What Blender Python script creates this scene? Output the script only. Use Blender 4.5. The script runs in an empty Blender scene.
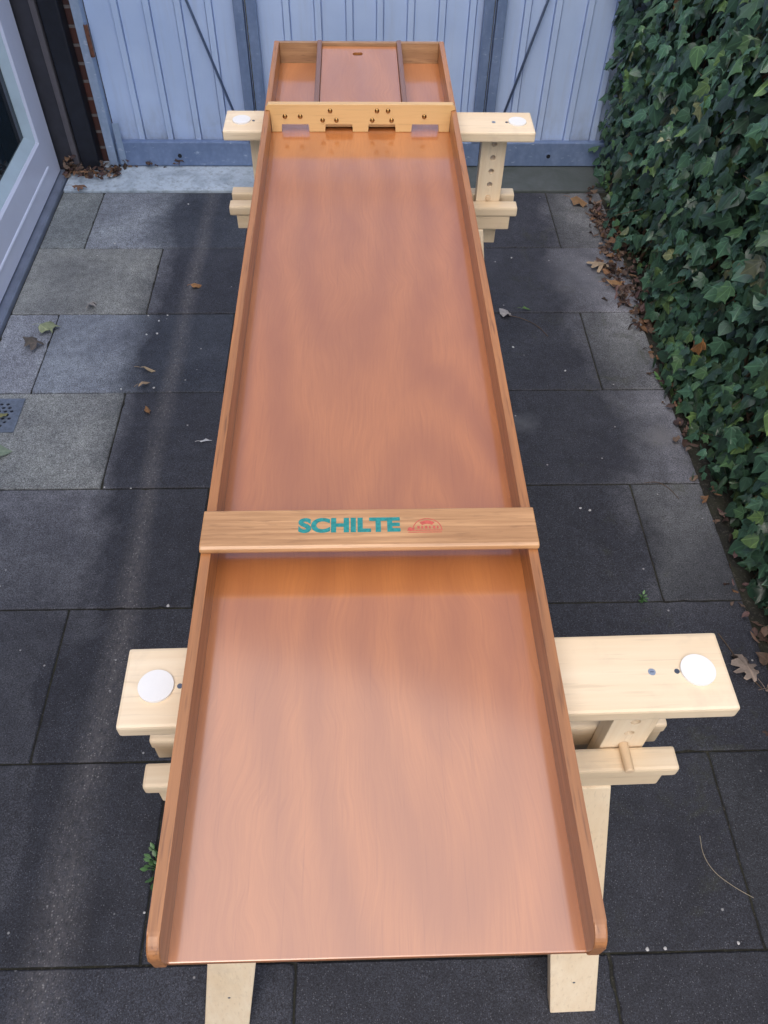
import bpy, bmesh, math, random
from mathutils import Vector, Matrix, noise
PI = math.pi
S = bpy.context.scene
C = S.collection
random.seed(7)

# ------------------------------------------------------------------ helpers
def link(name, me, mat, parent=None):
    o = bpy.data.objects.new(name, me)
    C.objects.link(o)
    if mat is not None and len(me.materials) == 0:
        me.materials.append(mat)
    if parent is not None:
        o.parent = parent
    return o

def obj(name, bm, mat, parent=None, smooth=False):
    bmesh.ops.recalc_face_normals(bm, faces=bm.faces[:])
    me = bpy.data.meshes.new(name)
    bm.to_mesh(me); bm.free()
    if smooth:
        for p in me.polygons: p.use_smooth = True
    return link(name, me, mat, parent)

def thing(name, label, cat, loc=(0, 0, 0), rz=0.0, group=None):
    o = bpy.data.objects.new(name, None)
    o.empty_display_size = .1
    C.objects.link(o)
    o.location = loc; o.rotation_euler = (0, 0, rz)
    return tag(o, label, cat, group)

def tag(o, label, cat, group=None):
    o['label'] = label; o['category'] = cat
    if group: o['group'] = group
    return o

def hexa(bm, pts, bev=0.0, seg=2):
    """box from 8 points: 4 bottom (ccw) then 4 top"""
    vs = [bm.verts.new(p) for p in pts]
    fs = [bm.faces.new([vs[i] for i in q]) for q in
          ((0, 3, 2, 1), (4, 5, 6, 7), (0, 1, 5, 4), (1, 2, 6, 5), (2, 3, 7, 6), (3, 0, 4, 7))]
    if bev:
        es = {e for f in fs for e in f.edges}
        bmesh.ops.bevel(bm, geom=list(es), offset=bev, segments=seg, profile=.6, affect='EDGES')
    return bm

def box(x0, x1, y0, y1, z0, z1, bev=0.0, bm=None, seg=2):
    if bm is None: bm = bmesh.new()
    return hexa(bm, [(x0, y0, z0), (x1, y0, z0), (x1, y1, z0), (x0, y1, z0),
                     (x0, y0, z1), (x1, y0, z1), (x1, y1, z1), (x0, y1, z1)], bev, seg)

def prism(poly, a0, a1, axis='x', bev=0.0, bm=None):
    """extrude a 2-D polygon along an axis"""
    if bm is None: bm = bmesh.new()
    def P(p, a):
        return {'x': (a, p[0], p[1]), 'y': (p[0], a, p[1]), 'z': (p[0], p[1], a)}[axis]
    A = [bm.verts.new(P(p, a0)) for p in poly]; B = [bm.verts.new(P(p, a1)) for p in poly]
    fs = [bm.faces.new(A), bm.faces.new(B[::-1])]
    n = len(poly)
    for i in range(n):
        fs.append(bm.faces.new((A[i], A[(i+1) % n], B[(i+1) % n], B[i])))
    if bev:
        es = {e for f in fs[:2] for e in f.edges}
        bmesh.ops.bevel(bm, geom=list(es), offset=bev, segments=2, profile=.6, affect='EDGES')
    return bm

def cyl(p0, p1, r, n=20, bm=None, bev=0.0, r1=None):
    if bm is None: bm = bmesh.new()
    p0 = Vector(p0); p1 = Vector(p1); d = (p1-p0)
    q = d.to_track_quat('Z', 'Y'); r1 = r if r1 is None else r1
    A = []; B = []
    for i in range(n):
        a = 2*PI*i/n; v = Vector((math.cos(a), math.sin(a), 0))
        A.append(bm.verts.new(p0+q @ (v*r))); B.append(bm.verts.new(p1+q @ (v*r1)))
    fa = bm.faces.new(A[::-1]); fb = bm.faces.new(B)
    for i in range(n):
        bm.faces.new((A[i], A[(i+1) % n], B[(i+1) % n], B[i]))
    if bev:
        es = set(fa.edges) | set(fb.edges)
        bmesh.ops.bevel(bm, geom=list(es), offset=bev, segments=3, profile=.5, affect='EDGES')
    return bm

def tube(pts, r, n=6, bm=None):
    if bm is None: bm = bmesh.new()
    rings = []
    for i, p in enumerate(pts):
        p = Vector(p)
        a = Vector(pts[max(i-1, 0)]); b = Vector(pts[min(i+1, len(pts)-1)])
        q = (b-a).to_track_quat('Z', 'Y')
        rr = r[i] if isinstance(r, (list, tuple)) else r
        rings.append([bm.verts.new(p+q @ Vector((math.cos(2*PI*k/n)*rr, math.sin(2*PI*k/n)*rr, 0))) for k in range(n)])
    for a, b in zip(rings, rings[1:]):
        for k in range(n):
            bm.faces.new((a[k], a[(k+1) % n], b[(k+1) % n], b[k]))
    bm.faces.new(rings[0][::-1]); bm.faces.new(rings[-1])
    return bm

def dome(c, d, r, h, bm=None, n=14, m=5):
    """domed nail head at c with axis d"""
    if bm is None: bm = bmesh.new()
    c = Vector(c); q = Vector(d).to_track_quat('Z', 'Y')
    rings = []
    for j in range(m):
        t = j/m*PI/2
        rings.append([bm.verts.new(c+q @ Vector((math.cos(2*PI*k/n)*r*math.cos(t), math.sin(2*PI*k/n)*r*math.cos(t), h*math.sin(t)))) for k in range(n)])
    top = bm.verts.new(c+q @ Vector((0, 0, h)))
    for a, b in zip(rings, rings[1:]):
        for k in range(n):
            bm.faces.new((a[k], a[(k+1) % n], b[(k+1) % n], b[k]))
    for k in range(n):
        bm.faces.new((rings[-1][k], rings[-1][(k+1) % n], top))
    bm.faces.new(rings[0][::-1])
    return bm

def carve(o, cutter_bm):
    """cut real holes, then drop the cutter"""
    bmesh.ops.recalc_face_normals(cutter_bm, faces=cutter_bm.faces[:])
    cm = bpy.data.meshes.new('tmp'); cutter_bm.to_mesh(cm); cutter_bm.free()
    c = bpy.data.objects.new('tmp', cm); C.objects.link(c)
    m = o.modifiers.new('b', 'BOOLEAN'); m.object = c; m.operation = 'DIFFERENCE'; m.solver = 'EXACT'
    par = o.parent; o.parent = None
    bpy.context.view_layer.update()
    dg = bpy.context.evaluated_depsgraph_get()
    me = bpy.data.meshes.new_from_object(o.evaluated_get(dg))
    o.modifiers.clear(); o.data = me; o.parent = par
    bpy.data.objects.remove(c); bpy.data.meshes.remove(cm)
    return o

# ------------------------------------------------------------------ materials
class N:
    def __init__(s, name):
        s.m = bpy.data.materials.new(name); s.m.use_nodes = True
        s.t = s.m.node_tree; s.b = s.t.nodes['Principled BSDF']
    def n(s, typ, **kw):
        x = s.t.nodes.new(typ)
        for k, v in kw.items():
            if k in x.inputs: x.inputs[k].default_value = v
            else: setattr(x, k, v)
        return x
    def l(s, a, b): s.t.links.new(a, b)
    def coord(s, scale=(1, 1, 1), loc=(0, 0, 0), rot=(0, 0, 0)):
        tc = s.n('ShaderNodeTexCoord'); mp = s.n('ShaderNodeMapping')
        mp.inputs['Scale'].default_value = scale; mp.inputs['Location'].default_value = loc
        mp.inputs['Rotation'].default_value = rot
        s.l(tc.outputs['Object'], mp.inputs['Vector']); return mp.outputs[0]
    def noise(s, vec, scale, detail=4, rough=.55, dist=0.0):
        x = s.n('ShaderNodeTexNoise'); x.inputs['Scale'].default_value = scale
        x.inputs['Detail'].default_value = detail; x.inputs['Roughness'].default_value = rough
        x.inputs['Distortion'].default_value = dist
        s.l(vec, x.inputs['Vector']); return x.outputs['Fac']
    def ramp(s, f, a, b, ca=(0, 0, 0, 1), cb=(1, 1, 1, 1)):
        x = s.n('ShaderNodeValToRGB'); e = x.color_ramp.elements
        e[0].position = a; e[1].position = b; e[0].color = ca; e[1].color = cb
        s.l(f, x.inputs[0]); return x.outputs[0]
    def math(s, op, a, b=None, clamp=False):
        x = s.n('ShaderNodeMath'); x.operation = op; x.use_clamp = clamp
        for i, v in enumerate((a, b)):
            if v is None: continue
            if isinstance(v, (int, float)): x.inputs[i].default_value = v
            else: s.l(v, x.inputs[i])
        return x.outputs[0]
    def mix(s, f, a, b, blend='MIX'):
        x = s.n('ShaderNodeMix'); x.data_type = 'RGBA'; x.blend_type = blend
        for i, v in ((0, f), (6, a), (7, b)):
            if isinstance(v, (int, float)): x.inputs[i].default_value = v
            elif isinstance(v, tuple): x.inputs[i].default_value = (v+(1,))[:4]
            else: s.l(v, x.inputs[i])
        return x.outputs[2]
    def bump(s, h, strength, dist=.001):
        x = s.n('ShaderNodeBump'); x.inputs['Strength'].default_value = strength
        x.inputs['Distance'].default_value = dist
        s.l(h, x.inputs['Height']); s.l(x.outputs[0], s.b.inputs['Normal'])
    def out(s, col=None, rough=None, metal=0.0, ior=1.5, coat=0.0, coat_rough=.1):
        if col is not None:
            if isinstance(col, tuple): s.b.inputs['Base Color'].default_value = (col+(1,))[:4]
            else: s.l(col, s.b.inputs['Base Color'])
        if rough is not None:
            if isinstance(rough, (int, float)): s.b.inputs['Roughness'].default_value = rough
            else: s.l(rough, s.b.inputs['Roughness'])
        s.b.inputs['Metallic'].default_value = metal; s.b.inputs['IOR'].default_value = ior
        s.b.inputs['Coat Weight'].default_value = coat; s.b.inputs['Coat Roughness'].default_value = coat_rough
        return s.m

def mul(c, k): return tuple(x*k for x in c)

def wood(name, base, dark, axis='y', rough=.45, coat=0.0, coat_rough=.12, grain=.5, pores=.5, ring=6.0, scale=1.0, figure=.35, ior=1.5, bumps=.25, pv=260, seed=0.0, rwarp=.6, knots=0.0):
    k = N(name)
    def st(a, b):
        v = {'x': (b, a, a), 'y': (a, b, a), 'z': (a, a, b)}[axis]
        return k.coord(v, loc=(seed, seed*.7, seed*1.3))
    big = k.noise(st(4*scale, .9*scale), 1.0, 2, .5, rwarp)
    bands = k.math('SINE', k.math('MULTIPLY', big, ring*6.28))
    bands = k.math('MULTIPLY_ADD', bands, .5); k.t.nodes[-1].inputs[2].default_value = .5
    fine = k.noise(st(90*scale, 3*scale), 1.0, 4, .6, .2)
    pore = k.noise(st(pv*scale, 14*scale), 1.0, 2, .5)
    tone = k.noise(st(2.2*scale, .6*scale), 1.0, 2, .5)
    c = k.mix(k.math('MULTIPLY', bands, figure), base, dark)
    c = k.mix(k.math('MULTIPLY', k.ramp(fine, .3, .75), grain), c, dark)
    c = k.mix(k.math('MULTIPLY', k.ramp(tone, .35, .7), .35), c, mul(base, 1.15))
    c = k.mix(k.math('MULTIPLY', k.ramp(pore, .58, .72), pores), c, mul(dark, .55))
    if knots:
        vk = k.n('ShaderNodeTexVoronoi'); vk.inputs['Scale'].default_value = 1.0
        k.l(st(11, 6), vk.inputs['Vector'])
        d_ = k.math('ADD', vk.outputs['Distance'], k.math('MULTIPLY', k.math('SUBTRACT', k.noise(k.coord(), 90, 3), .5), .06))
        sk = k.n('ShaderNodeSeparateColor'); k.l(vk.outputs['Color'], sk.inputs[0])
        on = k.math('GREATER_THAN', sk.outputs[0], .62)
        c = k.mix(k.math('MULTIPLY', on, k.math('MULTIPLY', k.ramp(d_, .05, .16, (1, 1, 1, 1), (0, 0, 0, 1)), knots)), c, (.36, .19, .08))
        sm_ = k.noise(k.coord(), 14, 4, .7)
        c = k.mix(k.math('MULTIPLY', k.ramp(sm_, .55, .72), .22), c, (.42, .34, .26))
    h = k.math('ADD', fine, k.math('MULTIPLY', pore, .6))
    k.bump(h, bumps, .0006)
    r = k.math('MULTIPLY_ADD', k.noise(st(20, 4), 1.0, 3), .16); k.t.nodes[-1].inputs[2].default_value = 0
    for nd in k.t.nodes: pass
    rr = k.math('ADD', k.math('MULTIPLY', fine, .14), rough-.07)
    return k.out(c, rr, 0, ior, coat, coat_rough)

M = {}
def bed_mat():
    k = N('bed_plywood')
    v = k.coord((3.0, .62, 3), loc=(.55, .28, 0))
    big = k.noise(v, 1.0, 1.5, .45, .5)
    tc = k.n('ShaderNodeTexCoord'); sp = k.n('ShaderNodeSeparateXYZ'); k.l(tc.outputs['Object'], sp.inputs[0])
    def rings(cx, cy, wx, wy):
        a = k.math('POWER', k.math('DIVIDE', k.math('SUBTRACT', sp.outputs[0], cx), wx), 2.0)
        b = k.math('POWER', k.math('DIVIDE', k.math('SUBTRACT', sp.outputs[1], cy), wy), 2.0)
        return k.math('SQRT', k.math('ADD', a, b))
    arch = k.math('MINIMUM', rings(.075, .36, .11, .36), k.math('ADD', rings(-.03, 1.35, .13, .75), .15))
    wob = k.math('MULTIPLY', k.noise(k.coord((5, 3, 5)), 1.0, 2, .45, .2), .62)
    arch = k.math('SINE', k.math('MULTIPLY', k.math('ADD', arch, wob), 13.0))
    wv = k.math('SINE', k.math('MULTIPLY', big, 62.0))
    wv2 = k.math('SINE', k.math('MULTIPLY', big, 150.0))
    bands = k.math('ADD', k.math('MULTIPLY', wv, .05), k.math('ADD', k.math('MULTIPLY', wv2, .05), k.math('MULTIPLY', arch, .27)))
    bands = k.math('ADD', bands, .5)
    t2_ = k.n('ShaderNodeTexCoord'); s2_ = k.n('ShaderNodeSeparateXYZ'); k.l(t2_.outputs['Object'], s2_.inputs[0])
    wx_ = k.math('MULTIPLY', k.math('SUBTRACT', k.noise(k.coord((3.5, 2.2, 1)), 1.0, 3, .5, .4), .5), .16)
    cw = k.n('ShaderNodeCombineXYZ'); k.l(k.math('MULTIPLY', k.math('ADD', s2_.outputs[0], wx_), 230), cw.inputs[0]); k.l(k.math('MULTIPLY', s2_.outputs[1], 11), cw.inputs[1])
    fine = k.noise(cw.outputs[0], 1.0, 4, .7, .2)
    pore = k.noise(k.coord((420, 9, 50)), 1.0, 3, .5)
    mott = k.noise(k.coord((5, 2.4, 5)), 1.0, 4, .6, .5)
    base = (.52, .188, .050); dark = (.365, .122, .034); lite = (.56, .22, .068)
    c = k.mix(bands, base, dark)
    c = k.mix(k.math('MULTIPLY', k.ramp(mott, .35, .75), .45), c, lite)
    c = k.mix(k.math('MULTIPLY', k.ramp(fine, .35, .72), .46), c, mul(dark, .95))
    c = k.mix(k.math('MULTIPLY', k.ramp(pore, .60, .78), .22), c, mul(dark, .5))
    vo = k.n('ShaderNodeTexVoronoi'); vo.inputs['Scale'].default_value = 1.0
    k.l(k.coord((7, 3.4, 0)), vo.inputs['Vector'])
    spot = k.ramp(vo.outputs['Distance'], .018, .03, (1, 1, 1, 1), (0, 0, 0, 1))
    c = k.mix(k.math('MULTIPLY', spot, .65), c, (.12, .035, .015))
    k.bump(fine, .10, .0004)
    return k.out(c, .5, 0, 1.5, 1.0, .13)
M['bed'] = bed_mat()
M['bed'].node_tree.nodes['Principled BSDF'].inputs['Coat IOR'].default_value = 2.05
M['rail'] = wood('rail_wood', (.50, .215, .075), (.20, .08, .03), 'y', .45, .5, .25, .95, .55, 3, figure=.3, bumps=.6)
M['oak'] = wood('oak_bar', (.66, .37, .17), (.33, .16, .06), 'x', .4, .6, .22, 1.0, .35, 4, scale=2.1, figure=.45, pv=110, bumps=.7)
M['oakend'] = wood('oak_back', (.42, .24, .11), (.22, .105, .04), 'x', .45, .5, .2, .6, .6, 9, scale=2.0, figure=.6)
M['portwood'] = wood('scoring_maple', (.72, .47, .20), (.58, .33, .12), 'x', .4, .6, .2, .4, .2, 5, figure=.3)
M['slat'] = wood('divider_wood', (.22, .10, .055), (.12, .05, .03), 'y', .4, .6, .2, .5, .4, 3, figure=.2)
M['pine'] = wood('trestle_beech', (.85, .72, .53), (.66, .47, .27), 'x', .55, .12, .3, .5, .2, 5, figure=.5, bumps=.25, rwarp=.35, knots=.7)
M['pinev'] = wood('trestle_beech_upright', (.85, .72, .53), (.66, .47, .27), 'z', .55, .12, .3, .5, .2, 5, figure=.5, bumps=.25, seed=3.1, rwarp=.35, knots=.7)
M['piney'] = wood('dowel_beech', (.78, .60, .40), (.60, .42, .25), 'y', .55, .1, .3, .35, .2, 4, scale=3)

def flat(name, col, rough=.5, metal=0.0, var=.12, sc=40, bump=.0, ior=1.5):
    k = N(name)
    n = k.noise(k.coord(), sc, 4, .6)
    c = k.mix(k.ramp(n, .3, .7), mul(col, 1-var), mul(col, 1+var))
    if bump: k.bump(n, bump, .001)
    return k.out(c, rough, metal, ior)
M['white_disc'] = flat('white_plastic', (.80, .80, .79), .3, var=.02)
M['steel'] = flat('zinc_screw', (.62, .64, .68), .3, 1.0)
M['darksteel'] = flat('dark_screw', (.12, .14, .18), .4, .8)
M['brass'] = flat('aged_brass', (.33, .19, .07), .22, 1.0)
M['teal'] = flat('teal_ink', (.02, .235, .225), .5, var=.25, sc=300)
M['red'] = flat('red_ink', (.52, .10, .07), .5, var=.2, sc=300)
M['pinkink'] = flat('faded_red_ink', (.62, .27, .17), .5, var=.15, sc=300)

def gate_paint():
    k = N('gate_sheet_paint')
    a = k.noise(k.coord(), 3, 5, .6); b = k.noise(k.coord((40, 40, 3)), 1, 4, .6)
    z = k.n('ShaderNodeSeparateXYZ'); k.l(k.coord(), z.inputs[0])
    c = k.mix(k.ramp(a, .3, .7), (.40, .53, .79), (.49, .62, .87))
    c = k.mix(k.math('MULTIPLY', k.ramp(b, .5, .8), .35), c, (.36, .41, .52))
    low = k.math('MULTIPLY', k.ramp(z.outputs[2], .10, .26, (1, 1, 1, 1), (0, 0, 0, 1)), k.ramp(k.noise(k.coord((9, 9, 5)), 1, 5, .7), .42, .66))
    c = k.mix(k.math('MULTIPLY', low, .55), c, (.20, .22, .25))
    k.bump(a, .05, .002)
    return k.out(c, .42)
M['sheet'] = gate_paint()
def galv(name, ca, cb, cc):
    k = N(name)
    v = k.n('ShaderNodeTexVoronoi'); v.inputs['Scale'].default_value = 60
    k.l(k.coord(), v.inputs['Vector'])
    a = k.noise(k.coord((1, 1, .35)), 22, 5, .65, .4)
    c = k.mix(k.ramp(a, .35, .65), ca, cb)
    c = k.mix(k.math('MULTIPLY', k.ramp(v.outputs['Distance'], .1, .7), .25), c, mul(ca, .7))
    c = k.mix(k.ramp(k.noise(k.coord((1, 1, 2.5)), 26, 4, .7), .62, .72), c, cc)
    k.bump(a, .08, .001)
    return k.out(c, .42, .15)
M['galv'] = galv('galvanised_steel', (.15, .22, .38), (.21, .29, .47), (.36, .45, .60))
M['galvlight'] = galv('galvanised_post', (.28, .38, .54), (.36, .45, .62), (.5, .58, .7))
M['brace'] = flat('brace_steel', (.16, .22, .36), .5, .3)
M['rust'] = flat('rusty_steel', (.16, .07, .045), .8, .2, .5, 60)
M['doorwhite'] = flat('door_lacquer', (.70, .75, .92), .22, 0, .03, 6)
M['bead'] = flat('glazing_bead', (.50, .63, .72), .3, 0, .08, 8)
M['anthra'] = flat('anthracite_frame', (.030, .031, .042), .55, 0, .25, 20, .1)
M['anthra2'] = flat('anthracite_edge', (.095, .088, .10), .5, 0, .15, 20, .1)
M['black'] = flat('black_pipe', (.010, .012, .02), .45, 0, .3, 30)
M['sill'] = flat('sill_aluminium', (.17, .20, .27), .4, .1, .2, 14)
M['glass'] = flat('dark_window_glass', (.012, .022, .03), .03, 0, .1, 2)
M['interior'] = flat('dim_interior', (.05, .05, .05), .8)

def brick_mat():
    k = N('house_brick')
    tc = k.n('ShaderNodeTexCoord')
    sp = k.n('ShaderNodeSeparateXYZ'); k.l(tc.outputs['Object'], sp.inputs[0])
    cb = k.n('ShaderNodeCombineXYZ')
    k.l(k.math('ADD', sp.outputs[0], sp.outputs[1]), cb.inputs[0]); k.l(sp.outputs[2], cb.inputs[1])
    b = k.n('ShaderNodeTexBrick'); b.inputs['Scale'].default_value = 1
    b.inputs['Brick Width'].default_value = .22; b.inputs['Row Height'].default_value = .066
    b.inputs['Mortar Size'].default_value = .0065; b.inputs['Mortar Smooth'].default_value = .2; b.inputs['Bias'].default_value = 0
    b.inputs['Color1'].default_value = (.15, .05, .035, 1); b.inputs['Color2'].default_value = (.06, .03, .03, 1)
    b.inputs['Mortar'].default_value = (.20, .18, .18, 1)
    k.l(cb.outputs[0], b.inputs['Vector'])
    n = k.noise(k.coord(), 60, 5, .65)
    c = k.mix(k.ramp(n, .3, .8), b.outputs['Color'], (.10, .055, .05)); k.t.nodes[-1].inputs[0].default_value = .3
    c = k.mix(k.math('MULTIPLY', k.ramp(n, .45, .7), .35), b.outputs['Color'], (.07, .05, .05))
    h = k.math('SUBTRACT', k.math('MULTIPLY', n, .3), b.outputs['Fac'])
    k.bump(h, .6, .006)
    return k.out(c, .85)
M['brick'] = brick_mat()

def tile_mat():
    k = N('concrete_paving')
    at = k.n('ShaderNodeAttribute'); at.attribute_name = 'tone'
    # world position of the sheet (object sits at the origin)
    P = k.coord(); sp = k.n('ShaderNodeSeparateXYZ'); k.l(P, sp.inputs[0])
    X, Y = sp.outputs[0], sp.outputs[1]
    c = k.mix(1.0, at.outputs['Color'], (1.06, 1.0, .93), 'MULTIPLY')
    grit = k.noise(P, 520, 3, .7)
    med = k.noise(P, 34, 6, .7); big = k.noise(P, 4.5, 4, .6, .4)
    c = k.mix(.62, c, k.mix(k.ramp(grit, .34, .68), (.25, .25, .25), (1.95, 1.95, 1.95)), 'MULTIPLY')
    c = k.mix(.75, c, k.mix(k.ramp(med, .3, .7), (.62, .62, .62), (1.38, 1.38, 1.38)), 'MULTIPLY')
    c = k.mix(.8, c, k.mix(k.ramp(big, .3, .7), (.66, .66, .69), (1.32, 1.32, 1.28)), 'MULTIPLY')
    g3 = k.noise(P, 260, 2, .6)
    c = k.mix(1.0, c, k.mix(k.ramp(g3, .36, .64), (.66, .66, .66), (1.36, 1.36, 1.36)), 'MULTIPLY')
    vp = k.n('ShaderNodeTexVoronoi'); vp.inputs['Scale'].default_value = 120; k.l(P, vp.inputs['Vector'])
    spc = k.n('ShaderNodeSeparateColor'); k.l(vp.outputs['Color'], spc.inputs[0])
    pit = k.math('MULTIPLY', k.ramp(vp.outputs['Distance'], .18, .34, (1, 1, 1, 1), (0, 0, 0, 1)), k.math('GREATER_THAN', spc.outputs[0], .72))
    c = k.mix(k.math('MULTIPLY', pit, .55), c, (.03, .033, .038))
    # darker zone with wavy edges along the middle of the path
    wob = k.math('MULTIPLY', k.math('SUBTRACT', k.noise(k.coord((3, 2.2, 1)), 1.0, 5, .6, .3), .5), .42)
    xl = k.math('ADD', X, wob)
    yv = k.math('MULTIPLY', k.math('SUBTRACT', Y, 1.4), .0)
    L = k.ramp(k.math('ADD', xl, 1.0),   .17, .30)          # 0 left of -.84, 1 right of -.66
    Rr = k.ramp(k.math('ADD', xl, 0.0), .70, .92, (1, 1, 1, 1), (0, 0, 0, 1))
    near = k.ramp(k.math('MULTIPLY', Y, .4), .36, .62, (1, 1, 1, 1), (0, 0, 0, 1))     # closer rows are darkened right across
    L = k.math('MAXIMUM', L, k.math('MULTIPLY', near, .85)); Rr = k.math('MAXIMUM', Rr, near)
    mid_dark = k.math('MULTIPLY', L, Rr)
    c = k.mix(k.math('MULTIPLY', mid_dark, .93), c, k.mix(1.0, c, (.135, .145, .18), 'MULTIPLY'))
    # dusty drip line
    wx = k.math('MULTIPLY', k.math('SUBTRACT', k.noise(k.coord((2, 1.6, 1)), 1.0, 3, .5), .5), .055)
    dx = k.math('ABSOLUTE', k.math('ADD', k.math('ADD', X, wx), .607))
    wide = k.math('ADD', .038, k.math('MULTIPLY', k.ramp(k.math('MULTIPLY', Y, .4), .0, .5, (1, 1, 1, 1), (0, 0, 0, 1)), .04))
    st = k.math('SUBTRACT', 1.0, k.math('DIVIDE', dx, wide), True)
    st = k.math('MULTIPLY', st, k.ramp(k.noise(k.coord((130, 60, 1)), 1.0, 5, .8), .32, .66))
    st = k.math('MULTIPLY', st, k.ramp(k.noise(k.coord((7, 3.5, 1)), 1.0, 4, .7), .22, .55))
    c = k.mix(k.math('MULTIPLY', st, .62), c, (.19, .18, .182))
    stk = st
    # lime bloom blotches near the ivy side
    def blot(x, y, r, amt, col):
        nonlocal c
        d = k.math('ADD', k.math('POWER', k.math('SUBTRACT', X, x), 2.0), k.math('POWER', k.math('SUBTRACT', Y, y), 2.0))
        d = k.math('SQRT', d)
        f = k.math('SUBTRACT', 1.0, k.math('DIVIDE', k.math('ADD', d, k.math('MULTIPLY', k.math('SUBTRACT', k.noise(k.coord(), 12, 5, .7), .5), .12)), r), True)
        c = k.mix(k.math('MULTIPLY', f, amt), c, col)
    blot(.86, 2.40, .22, .75, (.13, .135, .16))
    blot(.90, 1.56, .07, .8, (.16, .16, .17))
    blot(.48, 1.62, .06, .5, (.13, .14, .16))
    blot(.90, 1.95, .14, .4, (.10, .11, .11))
    # pale grains
    v = k.n('ShaderNodeTexVoronoi'); v.inputs['Scale'].default_value = 230; k.l(P, v.inputs['Vector'])
    sel = k.n('ShaderNodeSeparateColor'); k.l(v.outputs['Color'], sel.inputs[0])
    near2 = k.math('ADD', .62, k.math('MULTIPLY', Y, .11))
    s1 = k.math('MULTIPLY', k.ramp(v.outputs['Distance'], .12, .3, (1, 1, 1, 1), (0, 0, 0, 1)), k.math('GREATER_THAN', sel.outputs[0], near2))
    c = k.mix(k.math('MULTIPLY', s1, .5), c, (.26, .26, .29))
    v3 = k.n('ShaderNodeTexVoronoi'); v3.inputs['Scale'].default_value = 170; k.l(P, v3.inputs['Vector'])
    sl3 = k.n('ShaderNodeSeparateColor'); k.l(v3.outputs['Color'], sl3.inputs[0])
    s3 = k.math('MULTIPLY', k.ramp(v3.outputs['Distance'], .15, .35, (1, 1, 1, 1), (0, 0, 0, 1)), k.math('GREATER_THAN', sl3.outputs[0], .55))
    s3 = k.math('MULTIPLY', s3, k.math('MULTIPLY', stk, 1.6, True))
    c = k.mix(k.math('MULTIPLY', s3, .7), c, (.36, .35, .35))
    v2 = k.n('ShaderNodeTexVoronoi'); v2.inputs['Scale'].default_value = 30; k.l(P, v2.inputs['Vector'])
    sel2 = k.n('ShaderNodeSeparateColor'); k.l(v2.outputs['Color'], sel2.inputs[0])
    s2 = k.math('MULTIPLY', k.ramp(v2.outputs['Distance'], .05, .1, (1, 1, 1, 1), (0, 0, 0, 1)), k.math('GREATER_THAN', sel2.outputs[0], .88))
    c = k.mix(k.math('MULTIPLY', s2, .8), c, (.42, .42, .42))
    mo = k.math('MULTIPLY', k.ramp(k.noise(k.coord((1, 1, 1), (4, 2, 0)), 7, 6, .75, .6), .56, .70), k.ramp(X, .2, .8))
    c = k.mix(k.math('MULTIPLY', mo, .45), c, (.055, .060, .030))
    k.bump(k.math('ADD', grit, k.math('MULTIPLY', med, .8)), .5, .0016)
    return k.out(c, k.math('ADD', k.math('MULTIPLY', med, .2), .55), 0, 1.45)
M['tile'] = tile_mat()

def soil_mat():
    k = N('joint_soil')
    P = k.coord(); a = k.noise(P, 9, 5, .7); b = k.noise(P, 140, 4, .7)
    c = k.mix(k.ramp(a, .35, .65), (.012, .012, .012), (.035, .036, .022))
    c = k.mix(k.ramp(b, .55, .75), c, (.11, .10, .085))
    k.bump(b, .8, .004)
    return k.out(c, .9)
M['soil'] = soil_mat()
def conc():
    k = N('threshold_concrete')
    P = k.coord(); sp = k.n('ShaderNodeSeparateXYZ'); k.l(P, sp.inputs[0])
    a = k.noise(P, 7, 6, .7, .5); b = k.noise(P, 60, 5, .7)
    left = k.ramp(k.math('ADD', k.math('MULTIPLY', sp.outputs[0], .4), .6), .38, .55, (1, 1, 1, 1), (0, 0, 0, 1))
    old = k.mix(k.ramp(a, .35, .65), (.10, .115, .12), (.065, .08, .075))
    pt = k.mix(k.ramp(a, .3, .52), (.26, .32, .39), (.50, .59, .68))
    c = k.mix(k.math('MULTIPLY', left, k.ramp(b, .1, .5)), old, pt)
    k.bump(b, .4, .002)
    return k.out(c, .6)
M['conc'] = conc()

def leaf_mat(name, veins=.5, rough=.38, sub=0.0):
    k = N(name)
    at = k.n('ShaderNodeAttribute'); at.attribute_name = 'tone'
    uv = k.n('ShaderNodeUVMap'); sp = k.n('ShaderNodeSeparateXYZ'); k.l(uv.outputs[0], sp.inputs[0])
    u, v = sp.outputs[0], sp.outputs[1]
    ang = k.math('ARCTAN2', u, v); r = k.math('SQRT', k.math('ADD', k.math('MULTIPLY', u, u), k.math('MULTIPLY', v, v)))
    t = k.math('DIVIDE', ang, .78)
    fr = k.math('SUBTRACT', t, k.math('ROUND', t))
    d = k.math('MULTIPLY', k.math('ABSOLUTE', fr), r)
    line = k.ramp(d, .012, .04, (1, 1, 1, 1), (0, 0, 0, 1))
    n = k.noise(k.coord(), 120, 3, .6)
    c = k.mix(k.math('MULTIPLY', k.ramp(n, .3, .7), .35), at.outputs['Color'], (.02, .035, .025))
    lc = k.mix(1.0, at.outputs['Color'], (1.9, 1.8, 1.7), 'MULTIPLY')
    c = k.mix(k.math('MULTIPLY', line, veins), c, lc)
    k.bump(k.math('ADD', line, n), .25, .001)
    return k.out(c, rough, 0, 1.45)
M['ivy'] = leaf_mat('ivy_leaf', .6, .30)
M['dead'] = leaf_mat('dead_leaf', .35, .7)
M['stem'] = flat('ivy_stem', (.10, .065, .04), .8, 0, .3, 60)
M['fence'] = flat('shade_backing', (.030, .026, .020), .9, 0, .3, 12)  # shade between the ivy leaves is put into this dark colour
M['stone'] = flat('pale_grit', (.55, .55, .55), .7, 0, .15, 90)
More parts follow.
